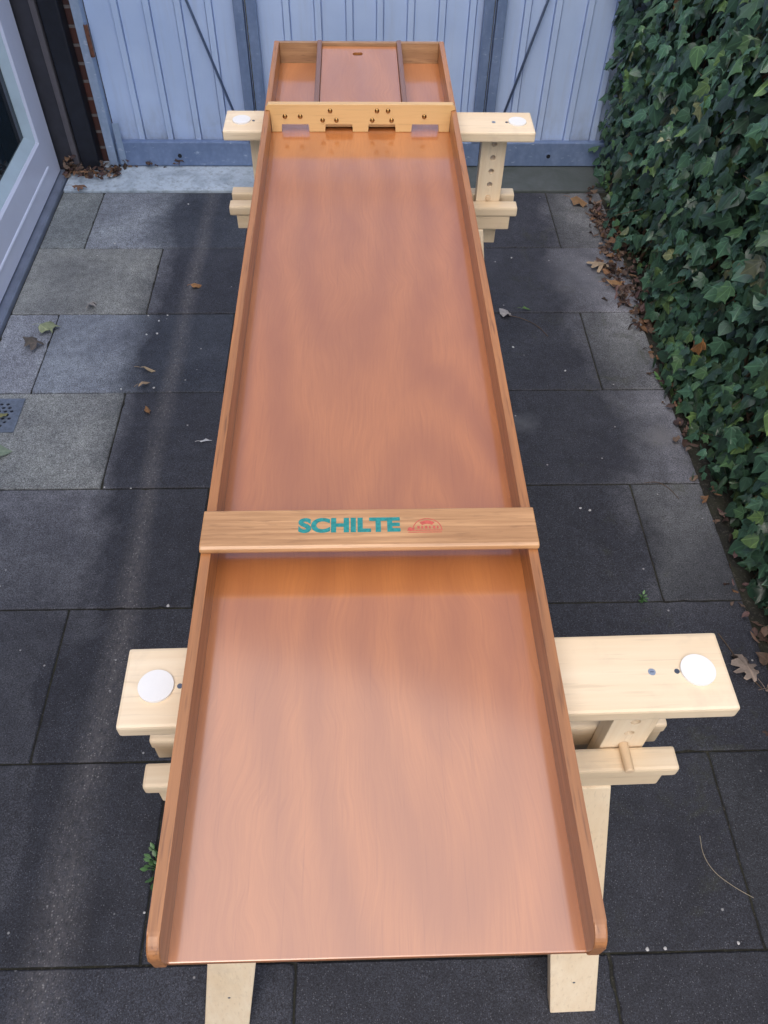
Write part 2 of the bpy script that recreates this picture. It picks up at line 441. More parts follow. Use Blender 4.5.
M['green'] = flat('weed_green', (.06, .15, .045), .5, 0, .25, 60)
M['drain'] = flat('drain_metal', (.22, .26, .33), .45, .5, .25, 70, .1)

# ------------------------------------------------------------------ ground
g = obj('ground', box(-40, 40, -40, 40, -.3, -.005), M['soil']); g['kind'] = 'structure'

bm = bmesh.new(); col = bm.loops.layers.float_color.new('tone')
tones = {(0, 0): (.125, .145, .16), (0, 1): (.145, .168, .205), (1, 0): (.142, .156, .165), (2, 0): (.16, .18, .22), (2, 1): (.132, .156, .198),
         (3, 0): (.155, .172, .185), (4, 0): (.12, .138, .18)}
rnd = random.Random(3)
for r in range(14):
    y1 = 2.970-r*.4; y0 = y1-.4
    off = -1.04 if r % 2 == 0 else -.745
    ks = range(-1, 4)
    for i in ks:
        x0 = off+(i)*.6; x1 = x0+.6
        x0 = max(x0, -1.207); x1 = min(x1, .965+(.02 if r in (0, 1) else 0))
        if x1-x0 < .05: continue
        idx = i+1 if r % 2 == 0 else i+1
        base = mul(tones[(r, idx)], 1.45) if (r, idx) in tones else mul((.16, .175, .215), .85+.3*rnd.random())
        if x0 > .6: base = mul((.145, .16, .185), .9+.2*rnd.random())
        gap = .0016
        n0 = len(bm.faces)
        dz = (rnd.random()-.5)*.0022
        def edge(p, q, nx, ny):
            n = max(2, int(math.hypot(q[0]-p[0], q[1]-p[1])/.016)); out = []
            for e in range(n):
                t = e/n; x = p[0]+(q[0]-p[0])*t; y = p[1]+(q[1]-p[1])*t
                w = .0011*noise.noise(Vector((x*45, y*45, r*3.1+i)))+.0006
                if rnd.random() < .035: w += rnd.uniform(.001, .0045)
                if e == 0: out.append((x+nx*abs(w)+(.0015+.002*rnd.random())*(q[0]-p[0])/max(abs(q[0]-p[0]), .01)*(abs(nx) < .5), y+ny*abs(w)))
                else: out.append((x+nx*abs(w), y+ny*abs(w)))
            return out
        a0, a1, b0, b1 = x0+gap, x1-gap, y0+gap, y1-gap
        poly = edge((a0, b0), (a1, b0), 0, 1)+edge((a1, b0), (a1, b1), -1, 0)+edge((a1, b1), (a0, b1), 0, -1)+edge((a0, b1), (a0, b0), 1, 0)
        cx_, cy_ = (a0+a1)/2, (b0+b1)/2
        tl = ((rnd.random()-.5)*.006, (rnd.random()-.5)*.006)
        def ringv(off, z):
            return [bm.verts.new((x+off*(1 if x < cx_ else -1)*min(1, abs(x-cx_)/.01), y+off*(1 if y < cy_ else -1), z+dz+(x-cx_)*tl[0]*.5+(y-cy_)*tl[1]*.5)) for x, y in poly]
        q0, q1, q2 = ringv(-.0004, -.04), ringv(0, -.0022), ringv(.0024, 0)
        m_ = len(poly)
        for e in range(m_):
            bm.faces.new((q0[e], q0[(e+1) % m_], q1[(e+1) % m_], q1[e])); bm.faces.new((q1[e], q1[(e+1) % m_], q2[(e+1) % m_], q2[e]))
        bm.faces.new(q2)
        bm.faces.ensure_lookup_table()
        for f in bm.faces:
            if f.material_index == 0:
                f.material_index = 1
                for lo in f.loops: lo[col] = (*base, 1)
for f in bm.faces: f.material_index = 0
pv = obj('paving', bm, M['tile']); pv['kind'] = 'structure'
th = obj('threshold', box(-1.205, 1.15, 2.975, 3.215, -.1, .008, .004), M['conc']); th['kind'] = 'structure'

# ------------------------------------------------------------------ shuffleboard
ZB = .934; BZ = .888
sb = thing('shuffleboard', 'long varnished orange plywood sliding-disc board lying across two pale trestles', 'shuffleboard', (0, 0, .880), .0023)
def Z(z): return z-.880
obj('bed', box(-.205, .205, .003, 1.988, Z(.880), Z(BZ), .0012), M['bed'], sb)
for s in (-1, 1):
    R = .020
    prof = [(0.004, Z(.8795))]
    prof += [(0.0, Z(.888))]
    cy, cz = .0+R*1.0, Z(ZB)-R
    for j in range(9):
        a = PI - j/8*PI/2
        prof.append((cy+R*math.cos(a), cz+R*math.sin(a)))
    prof += [(2.0, Z(ZB)), (2.0, Z(.8795))]
    x0, x1 = (.1955, .2075) if s > 0 else (-.2075, -.1955)
    o = obj('side_rail', prism(prof, x0, x1, 'x', .0018), M['rail'], sb)
    for p in o.data.polygons: p.use_smooth = False
obj('back_rail', box(-.1953, .1953, 1.989, 2.0, Z(.8795), Z(ZB)+.0005, .0015), M['oakend'], sb)
obj('cover_panel', box(-.0905, .0905, 1.642, 1.987, Z(.921), Z(.927), .001), M['bed'], sb)
cp = [o for o in sb.children if o.name.startswith('cover_panel')][0]
hb = bmesh.new()
prism([(.006*math.cos(a)-.004+(.006 if math.cos(a) > 0 else -.006), 1.942+.009*math.sin(a)) for a in [2*PI*i/24 for i in range(24)]], Z(.90), Z(.94), 'z', 0, hb)
carve(cp, hb)
for s in (-1, 1):
    obj('divider', box(s*.0965-.0055, s*.0965+.0055, 1.642, 1.998, Z(BZ), Z(.9375), .002), M['slat'], sb)
# scoring gate plate with four openings
T = Z(.9475)
obj('cover_batten', box(-.0905, .0905, 1.6412, 1.648, Z(.8925), Z(.908), .001), M['portwood'], sb)
op = [(-.143, .030), (-.048, .030), (.046, .030), (.141, .030)]
poly = [(-.1945, Z(.8885))]
for cx, hw in op:
    poly += [(cx-hw, Z(.8885)), (cx-hw, Z(.9065)), (cx+hw, Z(.9065)), (cx+hw, Z(.8885))]
poly += [(.1945, Z(.8885)), (.1945, Z(.9355)), (.2045, Z(.9355)), (.2035, T-.006), (.1985, T), (-.1985, T), (-.2035, T-.006), (-.2045, Z(.9355)), (-.1945, Z(.9355))]
sg = obj('scoring_gate', prism(poly, 1.626, 1.640, 'y', .0012), M['portwood'], sb)
for x, z in [(-.164, .922), (-.131, .922), (-.083, .914), (-.066, .934), (-.053, .914), (.025, .914), (.035, .934), (.059, .934), (.067, .914), (.138, .922)]:
    obj('nail_stud', dome((x, 1.6262, Z(z)), (0, -1, 0), .0052, .0032), M['brass'], sg, True)
# the bar across the rails
bz0, bz1 = Z(.9345), Z(.9445)
prof = [(.441, bz0), (.4395, bz0+.004), (.4405, bz0+.008), (.444, bz1), (.4995, bz1), (.5015, bz1-.002), (.5015, bz0)]
bar = obj('start_bar', prism(prof, -.2085, .2085, 'x', .0015), M['oak'], sb)

def text_mesh(body, name, mat, parent, cx, cy, z, width, height, bold):
    cu = bpy.data.curves.new('t', 'FONT'); cu.body = body; cu.size = 1; cu.offset = bold; cu.extrude = .012
    cu.align_x = 'LEFT'; cu.space_character = 1.02
    t = bpy.data.objects.new('t', cu); C.objects.link(t)
    bpy.context.view_layer.update()
    me = bpy.data.meshes.new_from_object(t.evaluated_get(bpy.context.evaluated_depsgraph_get()))
    bpy.data.objects.remove(t)
    xs = [v.co.x for v in me.vertices]; ys = [v.co.y for v in me.vertices]
    mx, Mx, my, My = min(xs), max(xs), min(ys), max(ys)
    for v in me.vertices:
        v.co.x = cx+((v.co.x-mx)/(Mx-mx)-.5)*width
        v.co.y = cy+((v.co.y-my)/(My-my)-.5)*height
        v.co.z = z+(.00025 if v.co.z > 0 else 0)
    me.materials.clear(); me.materials.append(mat)
    return link(name, me, mat, parent)
text_mesh('SCHILTE', 'lettering', M['teal'], bar, -.0255, .4745, bz1+.0001, .127, .0235, .05)
# faded red half-round emblem
eb = bmesh.new()
ex, ey = .0715, .4655; z0 = bz1+.0001
def ring(bm, cx, cy, ra, rb, ya, a0, a1, n, z):
    P0 = []; P1 = []
    for i in range(n+1):
        a = a0+(a1-a0)*i/n
        P0.append(bm.verts.new((cx+ra*math.cos(a), cy+ra*ya*math.sin(a), z)))
        P1.append(bm.verts.new((cx+rb*math.cos(a), cy+rb*ya*math.sin(a), z)))
    for i in range(n): bm.faces.new((P0[i], P0[i+1], P1[i+1], P1[i]))
ring(eb, ex, ey, .0185, .0172, 1.0, 0, PI, 24, z0)
ring(eb, ex, ey, .0150, .0095, 1.0, PI*.28, PI*.72, 14, z0)
box(ex-.0255, ex+.0185, ey-.0012, ey, z0-.0001, z0+.0001, 0, eb)
box(ex-.0245, ex+.0175, ey-.0042, ey-.0032, z0-.0001, z0+.0001, 0, eb)
for i, (a, w) in enumerate(((-.0125, .003), (-.0075, .0022), (-.003, .003), (.002, .0022), (.007, .003), (.012, .002))):
    box(ex+a, ex+a+w, ey+.0018, ey+.0062, z0-.0001, z0+.0001, 0, eb)
ring(eb, ex-.0215, ey+.0012, .0032, .0001, 1.0, 0, 2*PI, 12, z0)
box(ex-.0180, ex-.0162, ey+.0010, ey+.0055, z0-.0001, z0+.0001, 0, eb)
obj('emblem', eb, M['red'], bar)

# ------------------------------------------------------------------ trestles
def make_trestle(label):
    t = thing('trestle', label, 'trestle', (0, 0, 0), 0, 'adjustable wooden trestles under the board')
    o = obj('beam', box(-.350, .358, -.051, .051, .8565, .879, .004), M['pine'], t)
    for s in (-1, 1):
        x = .005+s*.316
        p = obj('disc_pad', cyl((x, -.001, .8792), (x, -.001, .8825), .0205, 40, bev=.0012), M['white_disc'], t, False)
    for x, mt in ((.2965, 'darksteel'), (.2665, 'steel'), (-.284, 'darksteel')):
        sc = obj('screw', cyl((x, -.001, .8788), (x, -.001, .8797), .0045 if mt == 'steel' else .0032, 16), M[mt], t)
        obj('screw_slot', box(x-.0022, x+.0022, -.0015, -.0005, .8797, .8799, 0), M['darksteel'], sc)
    for s in (-1, 1):
        x = .003+s*.2695
        p = obj('post', box(x-.0295, x+.0295, -.013, .013, .58, .856, .002), M['pinev'], t)
        cb = bmesh.new()
        for k in range(6): cyl((x, -.03, .703+.033*(k-1)), (x, .03, .703+.033*(k-1)), .0066, 20, cb)
        carve(p, cb)
        obj('dowel', cyl((x, -.052, .7025), (x, .052, .7025), .0064, 20, bev=.002), M['piney'], t, False)
    cx = -.0085
    for s in (-1, 1):
        ya, yb = sorted((s*.0145, s*.0475))
        obj('cross_rail', box(cx-.3515, cx+.3515, ya, yb, .672, .6955, .0045), M['pine'], t)
        ya, yb = sorted((s*.0165, s*.0445))
        q_ = .336 if s < 0 else .3495
        obj('crosspiece', box(cx-q_, cx+q_, ya, yb, .636, .6715, .003), M['pine'], t)
        for q in (-1, 1):
            # splayed leg, outer top corner to outer foot corner
            tx = .223 if q > 0 else -.236; fx = .3010 if q > 0 else -.3285; hw = .042 if q > 0 else .040
            ty = s*.0315; fy = s*.2115; th_ = .0145
            b = hexa(bmesh.new(), [(fx-hw, fy-th_, 0), (fx+hw, fy-th_, 0), (fx+hw, fy+th_, 0), (fx-hw, fy+th_, 0),
                                   (tx-hw, ty-th_, .6355), (tx+hw, ty-th_, .6355), (tx+hw, ty+th_, .6355), (tx-hw, ty+th_, .6355)], .003)
            lg = obj('leg', b, M['pinev'], t)
            f = .80
            X = fx+(tx-fx)*f; Y = fy+(ty-fy)*f + s*th_; Zz = .6355*f
            obj('leg_screw', dome((X, Y, Zz), (0, s, .3), .006, .002), M['steel'], lg, True)
            f = .17
            X = fx+(tx-fx)*f; Y = fy+(ty-fy)*f + s*th_; Zz = .6355*f
            obj('nail', dome((X, Y, Zz), (0, s, .3), .0025, .0008), M['darksteel'], lg, True)
    return t
tr = make_trestle('pale wooden trestle carrying the near end of the board, a dowel resting on its rail')
tr.location = (.062, .296, 0); tr.rotation_euler.z = .015; tr.scale.x = 1.006
def copy_tree(o, parent=None):
    c = o.copy(); C.objects.link(c)
    if parent is not None: c.parent = parent
    for ch in o.children: copy_tree(ch, c)
    return c
t2 = copy_tree(tr); t2.location = (.035, 1.697, 0); t2.rotation_euler.z = -.008; t2.scale.x = .988
for ch in t2.children:
    if ch.name.startswith('dowel'): ch.location.y = .034
t2['label'] = 'pale wooden trestle carrying the far end of the board, standing just before the blue gate'

# ------------------------------------------------------------------ blue metal gate
YG = 3.19; GH = 1.95
gt = thing('metal_gate', 'pale blue ribbed sheet metal gate of three leaves behind the far trestle', 'gate', (0, YG, 0))
def leaf(x0, x1, ribs, brace, holes, posts):
    # ribbed sheet: profile in x-y extruded in z
    pts = [(x0+.002, .012)]
    for r in ribs:
        pts += [(r-.0175, .012), (r-.0170, .021), (r-.0140, .021), (r-.0135, .000), (r+.0085, .000), (r+.0090, .021), (r+.0125, .021), (r+.0130, .012)]
    pts += [(x1-.002, .012)]
    b = bmesh.new()
    A = [b.verts.new((x, y, .10)) for x, y in pts]; B = [b.verts.new((x, y, GH)) for x, y in pts]
    A2 = [b.verts.new((x, y+.0015, .10)) for x, y in pts]; B2 = [b.verts.new((x, y+.0015, GH)) for x, y in pts]
    n = len(pts)
    for i in range(n-1):
        b.faces.new((A[i], A[i+1], B[i+1], B[i])); b.faces.new((A2[i+1], A2[i], B2[i], B2[i+1]))
        b.faces.new((B[i], B[i+1], B2[i+1], B2[i]))
    lf = obj('gate_leaf', b, M['sheet'], gt)
    obj('bottom_rail', box(x0+.003, x1-.003, -.026, .0025, .012, .112, .004), M['galv'], lf)
    obj('top_rail', box(x0+.003, x1-.003, -.026, .0025, GH-.06, GH, .004), M['galv'], lf)
    for s, a, w in posts:
        obj('stile', box(a, a+w, -.030, .0018, .1135, GH-.062, .003), M[s], lf)
    if brace:
        (xa, za), (xb, zb) = brace
        obj('brace', cyl((xa, -.008, za), (xb, -.008, zb), .0048, 10), M['brace'], lf, True)
    for hx in holes:
        h = obj('lock_ring', cyl((hx, -.0285, .055), (hx, -.0262, .055), .0165, 24, bev=.0008), M['galv'], lf)
        obj('keyhole', cyl((hx, -.0302, .057), (hx, -.0287, .057), .0085, 16), M['black'], h)
leaf(-1.010, -.4205, [-.896, -.780, -.665, -.552], ((-.474, .115), (-.985, 1.80)), [-.751], [('galv', -.4610, .0375)])
leaf(-.4165, .5005, [-.268, -.151, -.034, .080, .195, .312, .425], None, [], [('galv', -.4135, .0375), ('galv', .4600, .0375)])
leaf(.5045, 1.32, [.630, .745, .865, .975, 1.09, 1.2], ((.556, .115), (1.02, 1.85)), [.792], [('galv', .5080, .036)])
obj('gate_post', box(-1.047, -1.013, -.034, .02, .0085, GH+.03, .003), M['galvlight'], gt)
obj('gate_post', box(1.325, 1.36, -.034, .02, .0085, GH+.03, .003), M['galvlight'], gt)
for z in (.50, 1.35):
    h = obj('hinge', cyl((-1.0065, -.038, z-.055), (-1.0065, -.038, z+.055), .0085, 14, bev=.001), M['rust'], gt)
    obj('hinge_pin', cyl((-1.0065, -.038, z+.0555), (-1.0065, -.038, z+.066), .004, 10), M['galv'], h)
obj('hinge_plate', box(-1.001, -.975, -.0285, -.0265, .02, .19, .001), M['galvlight'], gt)

# ------------------------------------------------------------------ house on the left
hs = thing('house', 'brick house side with white glazed door above a grey sill on the left', 'house', (-1.24, 1.0, 0))
def H(x): return x+1.24
def HY(y): return y-1.0
# brick: pier beside gate and wall either side/above the doors
obj('wall', box(H(-1.75), H(-1.05), HY(3.215), HY(3.45), -.01, 3.0), M['brick'], hs)
obj('wall', box(H(-1.75), H(-1.245), HY(-3.0), HY(1.15), -.01, 3.0), M['brick'], hs)
obj('wall', box(H(-1.75), H(-1.245), HY(1.152), HY(3.2135), 2.25, 3.0), M['brick'], hs)
obj('back_room', box(H(-1.74), H(-1.72), HY(1.152), HY(3.2135), 0, 2.248), M['interior'], hs)
obj('door_sill', prism([(H(-1.30), -.01), (H(-1.209), -.01), (H(-1.209), .014), (H(-1.214), .019), (H(-1.30), .023)], HY(1.15), HY(3.118), 'y', .0015), M['sill'], hs)
obj('door_jamb', box(H(-1.33), H(-1.181), HY(3.125), HY(3.2135), 0.0, 2.249, .002), M['anthra'], hs)
obj('jamb_edge', box(H(-1.1795), H(-1.1575), HY(3.116), HY(3.2135), 0.0, 2.249, .003), M['anthra2'], hs)
obj('downpipe', box(H(-1.1545), H(-1.082), HY(3.128), HY(3.200), .009, 2.9, .006), M['black'], hs)
def door(y0, y1):
    # stiles & rails around a pane, outer face at x=-1.236
    xf, xb = H(-1.236), H(-1.290)
    ch = .007
    iy0, iy1, iz0, iz1 = y0+.145, y1-.140, .205, 2.06
    z0, z1 = .026, 2.22
    b = bmesh.new()
    # front frame with a chamfer towards the glass
    def ringq(o4, i4):
        for k in range(4):
            b.faces.new((o4[k], o4[(k+1) % 4], i4[(k+1) % 4], i4[k]))
    def loop(ya, yb, za, zb, x):
        return [b.verts.new(p) for p in ((x, ya, za), (x, yb, za), (x, yb, zb), (x, ya, zb))]
    L0 = loop(y0, y1, z0, z1, xb); L1 = loop(y0, y1, z0, z1, xf-.004); L2 = loop(y0+.004, y1-.004, z0+.004, z1-.004, xf)
    L3 = loop(iy0, iy1, iz0, iz1, xf); L4 = loop(iy0+ch*1.3, iy1-ch*1.3, iz0+ch*1.3, iz1-ch*1.3, xf-.007)
    L5 = loop(iy0+ch*1.3, iy1-ch*1.3, iz0+ch*1.3, iz1-ch*1.3, xb)
    for p, q in ((L0, L1), (L1, L2), (L2, L3), (L3, L4), (L4, L5), (L5, L0)): ringq(p, q)
    d = obj('door', b, M['doorwhite'], hs)
    # glazing bead sloping to the pane
    b = bmesh.new()
    A = loop_(b, iy0+.0095, iy1-.0095, iz0+.0095, iz1-.0095, xf-.0085); Bv = loop_(b, iy0+.045, iy1-.045, iz0+.045, iz1-.045, xf-.030)
    Cv = loop_(b, iy0+.045, iy1-.045, iz0+.045, iz1-.045, xf-.040); D = loop_(b, iy0+.0095, iy1-.0095, iz0+.0095, iz1-.0095, xf-.040)
    for p, q in ((A, Bv), (Bv, Cv), (Cv, D), (D, A)):
        for k in range(4): b.faces.new((p[k], p[(k+1) % 4], q[(k+1) % 4], q[k]))
    obj('glazing_bead', b, M['bead'], d)
    obj('pane', box(xf-.039, xf-.034, iy0+.03, iy1-.03, iz0+.03, iz1-.03), M['glass'], d)
    # drip moulding, raised thin line on the bottom rail
    obj('moulding', prism([(xf+.0003, .101), (xf+.005, .1025), (xf+.003, .108), (xf+.0003, .110)], y0+.02, y1-.128, 'y', .0005), M['doorwhite'], d)
    return d
def loop_(b, ya, yb, za, zb, x):
    return [b.verts.new(p) for p in ((x, ya, za), (x, yb, za), (x, yb, zb), (x, ya, zb))]
d1 = door(HY(2.16), HY(3.100))
d2 = door(HY(1.205), HY(2.154))
obj('handle', tube([(H(-1.19), HY(2.21), 1.05), (H(-1.19), HY(2.33), 1.05)], .009, 10, cyl((H(-1.2355), HY(2.215), 1.05), (H(-1.19), HY(2.215), 1.05), .008, 10)), M['steel'], d1)
obj('lintel', box(H(-1.33), H(-1.236), HY(1.152), HY(3.124), 2.225, 2.2485, .002), M['anthra'], hs)
obj('door_jamb', box(H(-1.33), H(-1.236), HY(1.152), HY(1.2), .024, 2.2235, .002), M['anthra'], hs)

# ------------------------------------------------------------------ leaves
def leaf_into(bm, uvl, col, outline, size, mat4, color, fold=.18, curl=.15, cen=(0, .32), jitter=None):
    """fan of faces with a midrib fold; outline in unit coords, base at origin, tip +y"""
    def place(x, y):
        z = -fold*abs(x)+curl*(-(y-.4)**2)-curl*.5*x*x
        if jitter: z += jitter*noise.noise(Vector((x*3+color[0]*90, y*3, color[1]*50)))
        return mat4 @ Vector((x*size, y*size, z*size))
    c = bm.verts.new(place(*cen)); vs = [bm.verts.new(place(x, y)) for x, y in outline]
    n = len(vs)
    for i in range(n):
        j = (i+1) % n
        f = bm.faces.new((c, vs[i], vs[j])); f.smooth = True
        for lo, p in zip(f.loops, (cen, outline[i], outline[j])):
            lo[uvl].uv = p; lo[col] = (*color, 1)

IVY = [(0, 0), (-.16, -.07), (-.34, -.02), (-.52, .10), (-.38, .26), (-.44, .50), (-.55, .62), (-.32, .62), (-.17, .74), (0, 1.02),
       (.17, .74), (.32, .62), (.55, .62), (.44, .50), (.38, .26), (.52, .10), (.34, -.02), (.16, -.07)]
IVY2 = [(0, 0), (-.2, -.06), (-.40, .06), (-.46, .28), (-.40, .48), (-.2, .78), (0, 1.0), (.2, .78), (.40, .48), (.46, .28), (.40, .06), (.2, -.06)]
IVY3 = [(0, 0), (-.17, -.10), (-.36, -.10), (-.46, .06), (-.30, .24), (-.36, .42), (-.50, .50), (-.26, .60), (-.13, .80), (0, 1.1),
        (.13, .80), (.26, .60), (.50, .50), (.36, .42), (.30, .24), (.46, .06), (.36, -.10), (.17, -.10)]
def oak_outline():
    pts = []
    side = [(0.03, 0), (.05, .12), (.16, .14), (.22, .22), (.12, .28), (.14, .34), (.34, .40), (.36, .50), (.16, .50), (.15, .57), (.33, .68), (.28, .77), (.13, .73), (.12, .82), (.10, .95), (0, 1.0)]
    return [(-x, y) for x, y in side[:-1]]+[side[-1]]+side[:-1][::-1]
OAK = oak_outline()
SLIM = [(0, 0), (-.06, .1), (-.12, .3), (-.13, .5), (-.09, .75), (0, 1), (.09, .75), (.13, .5), (.12, .3), (.06, .1)]
OVAL = [(0, 0), (-.14, .12), (-.27, .35), (-.26, .6), (-.13, .85), (0, 1), (.13, .85), (.26, .6), (.27, .35), (.14, .12)]

def frame(pos, nrm, tip, roll=0):
    n = Vector(nrm).normalized(); t = Vector(tip); t = (t-n*t.dot(n)).normalized(); x = t.cross(n)
    m = Matrix((x, t, n)).transposed().to_4x4(); m.translation = Vector(pos)
    return m

# ------------------------------------------------------------------ ivy and the added dark fence behind it
fn = thing('backing_fence', 'unseen dark board fence added behind the ivy to keep its gaps dark', 'fence', (1.16, 1.3, 0))  # unseen fence, added so the gaps in the ivy stay dark
for i in range(35):
    y = -1.35+i*.13+.002
    obj('fence_board', box(-.01, .012, y-1.15+.0, y-1.15+.124, 0, 1.90, .002), M['fence'], fn)
for z in (.4, 1.4): obj('fence_rail', box(.0125, .05, -2.5, 1.88, z, z+.07, .002), M['fence'], fn)

iv = thing('ivy', 'dense dark green ivy covering the fence along the right edge', 'ivy', (1.05, 1.6, 0))
def bulge(y, z):
    return .035*noise.noise(Vector((y*2.1, z*2.1, 3.3)))+.05*noise.noise(Vector((y*5.5, z*5.5, 9.1)))+.02*noise.noise(Vector((y*13, z*13, 5)))
bm = bmesh.new(); uvl = bm.loops.layers.uv.new('UVMap'); cl = bm.loops.layers.float_color.new('tone')
r_ = random.Random(21)
def ivy_color():
    q = r_.random()
    k = .38+1.25*r_.random()
    if q < .70: c = (.042, .098, .060)
    elif q < .90: c = (.060, .125, .055)
    elif q < .975: c = (.095, .165, .055)
    elif q < .994: c = (.14, .16, .08)
    else: c = (.20, .10, .04)
    return mul(c, k)
NL = 18000
for i in range(NL):
    y = r_.uniform(-.9, 3.17); z = 2.0*r_.random()**1.15+.01
    if i > 16200: z = .01+.24*r_.random(); y = r_.uniform(.3, 2.2)
    if y < .4 and r_.random() < .5: continue
    dep = r_.random()**1.5
    lean = .035*min(1, max(0, (z-.05)/.5))
    x = .995-bulge(y, z)-lean+dep*.12
    if z < .12: x += r_.uniform(-.03, .05)
    if i > 16200: x += r_.uniform(-.03, .03)
    if y > 2.85: x -= .04*min(1, max(0, z-.3)*1.5)*(y-2.85)/.3+0; x += .06*max(0, .45-z)
    nrm = (-1+r_.gauss(0, .25), r_.gauss(-.12, .42), r_.gauss(.38, .35))
    tip = (r_.gauss(-.15, .3), r_.gauss(0, .55), -1+r_.gauss(0, .35))
    sz = r_.choice((.022, .030, .036, .041, .048, .060))*(.85+.3*r_.random())*(.80+.3*min(1, z/.6))
    leaf_into(bm, uvl, cl, r_.choice((IVY, IVY, IVY3, IVY2)), sz, frame((x, y, z), nrm, tip), ivy_color(), r_.uniform(.05, .35), r_.uniform(-.1, .4), jitter=.1)
for v in bm.verts: v.co -= Vector((1.05, 1.6, 0))
me = bpy.data.meshes.new('foliage'); bm.to_mesh(me); bm.free(); link('foliage', me, M['ivy'], iv)
sb_ = bmesh.new()
for i in range(60):
    y = r_.uniform(-.6, 3.1); z = 0; p = []; x = 1.06
    for j in range(14):
        p.append((x-1.05+r_.gauss(0, .012)-.0, y-1.6, z)); z += .12+.05*r_.random(); y += r_.gauss(0, .05)
        if z > 1.85: break
    if len(p) > 2: tube(p, [.006-.0003*q for q in range(len(p))], 5, sb_)
for i in range(70):   # thin twigs poking out among the leaves
    y = r_.uniform(.4, 3.1); z = r_.uniform(.05, 1.2); a = Vector((1.03, y, z)); d = Vector((r_.gauss(-.5, .25), r_.gauss(0, .6), r_.gauss(-.2, .6))).normalized()
    p = [a-Vector((1.05, 1.6, 0)), a+d*.05-Vector((1.05, 1.6, 0)), a+d*.10+Vector((0, .01, -.008))-Vector((1.05, 1.6, 0))]
    tube(p, [.0016, .0013, .0008], 5, sb_)
obj('stem', sb_, M['stem'], iv)

# ------------------------------------------------------------------ leaf litter (masses nobody could count)
DEAD = [(.12, .07, .055), (.17, .105, .075), (.09, .048, .04), (.24, .165, .125), (.12, .065, .065), (.07, .04, .035), (.22, .115, .06)]
def litter(name, spots, seed, label=None):
    bm = bmesh.new(); uvl = bm.loops.layers.uv.new('UVMap'); cl = bm.loops.layers.float_color.new('tone'); r = random.Random(seed)
    for (x, y, z, s) in spots(r):
        nrm = (r.gauss(0, .5), r.gauss(0, .5), 1); a = r.uniform(0, 2*PI)
        leaf_into(bm, uvl, cl, r.choice((OVAL, OVAL, IVY2, OAK, SLIM)), s, frame((x, y, z), nrm, (math.cos(a), math.sin(a), 0)),
                  mul(r.choice(DEAD), .5+.6*r.random()), r.uniform(.0, .7), r.uniform(-.6, .9), jitter=.35)
    me = bpy.data.meshes.new(name); bm.to_mesh(me); bm.free()
    o = link(name, me, M['dead']); o['kind'] = 'stuff'
    if label: o['label'] = label
    return o
def sp_ivy(r):
    out = []
    for i in range(1500):
        y = r.uniform(.2, 3.0)
        w = .11 if 1.95 < y < 2.75 else .035
        dens = 1.0 if 2.05 < y < 2.85 else .09
        if r.random() > dens: continue
        edge = .915 if 2.2 < y < 2.65 else .955
        if 2.5 < y < 2.95: edge = .93
        x = edge+abs(r.gauss(0, w*.6)) if r.random() < .8 else edge-abs(r.gauss(0, .02))
        if x > 1.1: continue
        out.append((x, y, .004+r.random()*.022, r.uniform(.014, .038)))
    return out
litter('leaf_litter', sp_ivy, 5, 'brown dead leaves piled along the foot of the ivy')
def sp_corner(r):
    out = []
    for i in range(120):
        y = 3.13-abs(r.gauss(0, .045)); x = r.uniform(-1.215, -.98) if r.random() < .8 else r.uniform(-1.21, -.75)
        if x > -1.0: y = 3.165+r.gauss(0, .008)
        out.append((x, y, .012+r.random()*.03, r.uniform(.016, .036)))
    for i in range(22): out.append((r.gauss(-1.19, .012), r.gauss(3.10, .012), r.uniform(.02, .085), r.uniform(.02, .04)))
    return out
litter('leaf_litter', sp_corner, 9, 'brown dead leaves heaped in the corner between door sill and gate')

# single fallen leaves etc
def fallen(name, label, x, y, s, outline, color, ang, fold=.3, curl=.3, z=.006, tilt=(.1, .1), cat='leaf', group='single fallen leaves on the paving', jit=.25):
    bm = bmesh.new(); uvl = bm.loops.layers.uv.new('UVMap'); cl = bm.loops.layers.float_color.new('tone')
    leaf_into(bm, uvl, cl, outline, s, frame((-s*.4*math.cos(ang), -s*.4*math.sin(ang), 0), (tilt[0], tilt[1], 1), (math.cos(ang), math.sin(ang), 0)), color, fold, curl, jitter=jit)
    p0 = Vector((-s*.4*math.cos(ang), -s*.4*math.sin(ang), 0)); p1 = p0-Vector((math.cos(ang), math.sin(ang), 0))*s*.35
    bm.faces.ensure_lookup_table(); n0 = len(bm.faces)
    tube([p0, (p0+p1)/2+Vector((0, 0, .001)), p1], .0007, 5, bm)
    bm.faces.ensure_lookup_table()
    for f in bm.faces[n0:]:
        for lo in f.loops: lo[cl] = (*mul(color, .8), 1)
    me = bpy.data.meshes.new(name); bm.to_mesh(me); bm.free()
    zm = min(v.co.z for v in me.vertices)
    for v in me.vertices: v.co.z -= zm
    o = link(name, me, M['dead']); o.location = (x, y, .0015)
    return tag(o, label, cat, group)
fallen('fallen_leaf', 'pale crumpled leaf on the grey tile nearest the door sill', -.936, 2.205, .05, OAK, (.36, .33, .31), 1.4, .6, .6)
fallen('fallen_leaf', 'pale green ragged leaf across the joint of two tiles', -1.052, 2.085, .065, IVY, (.30, .34, .20), .2, .3, .5)
fallen('fallen_leaf', 'dark brown curled leaf beside the pale green one', -1.085, 2.0, .06, IVY3, (.12, .10, .09), 2.6, .7, .4)
fallen('fallen_leaf', 'slim tan leaf lying above a curled one left of the board', -.695, 1.872, .052, SLIM, (.40, .31, .20), -.15, .2, .1)
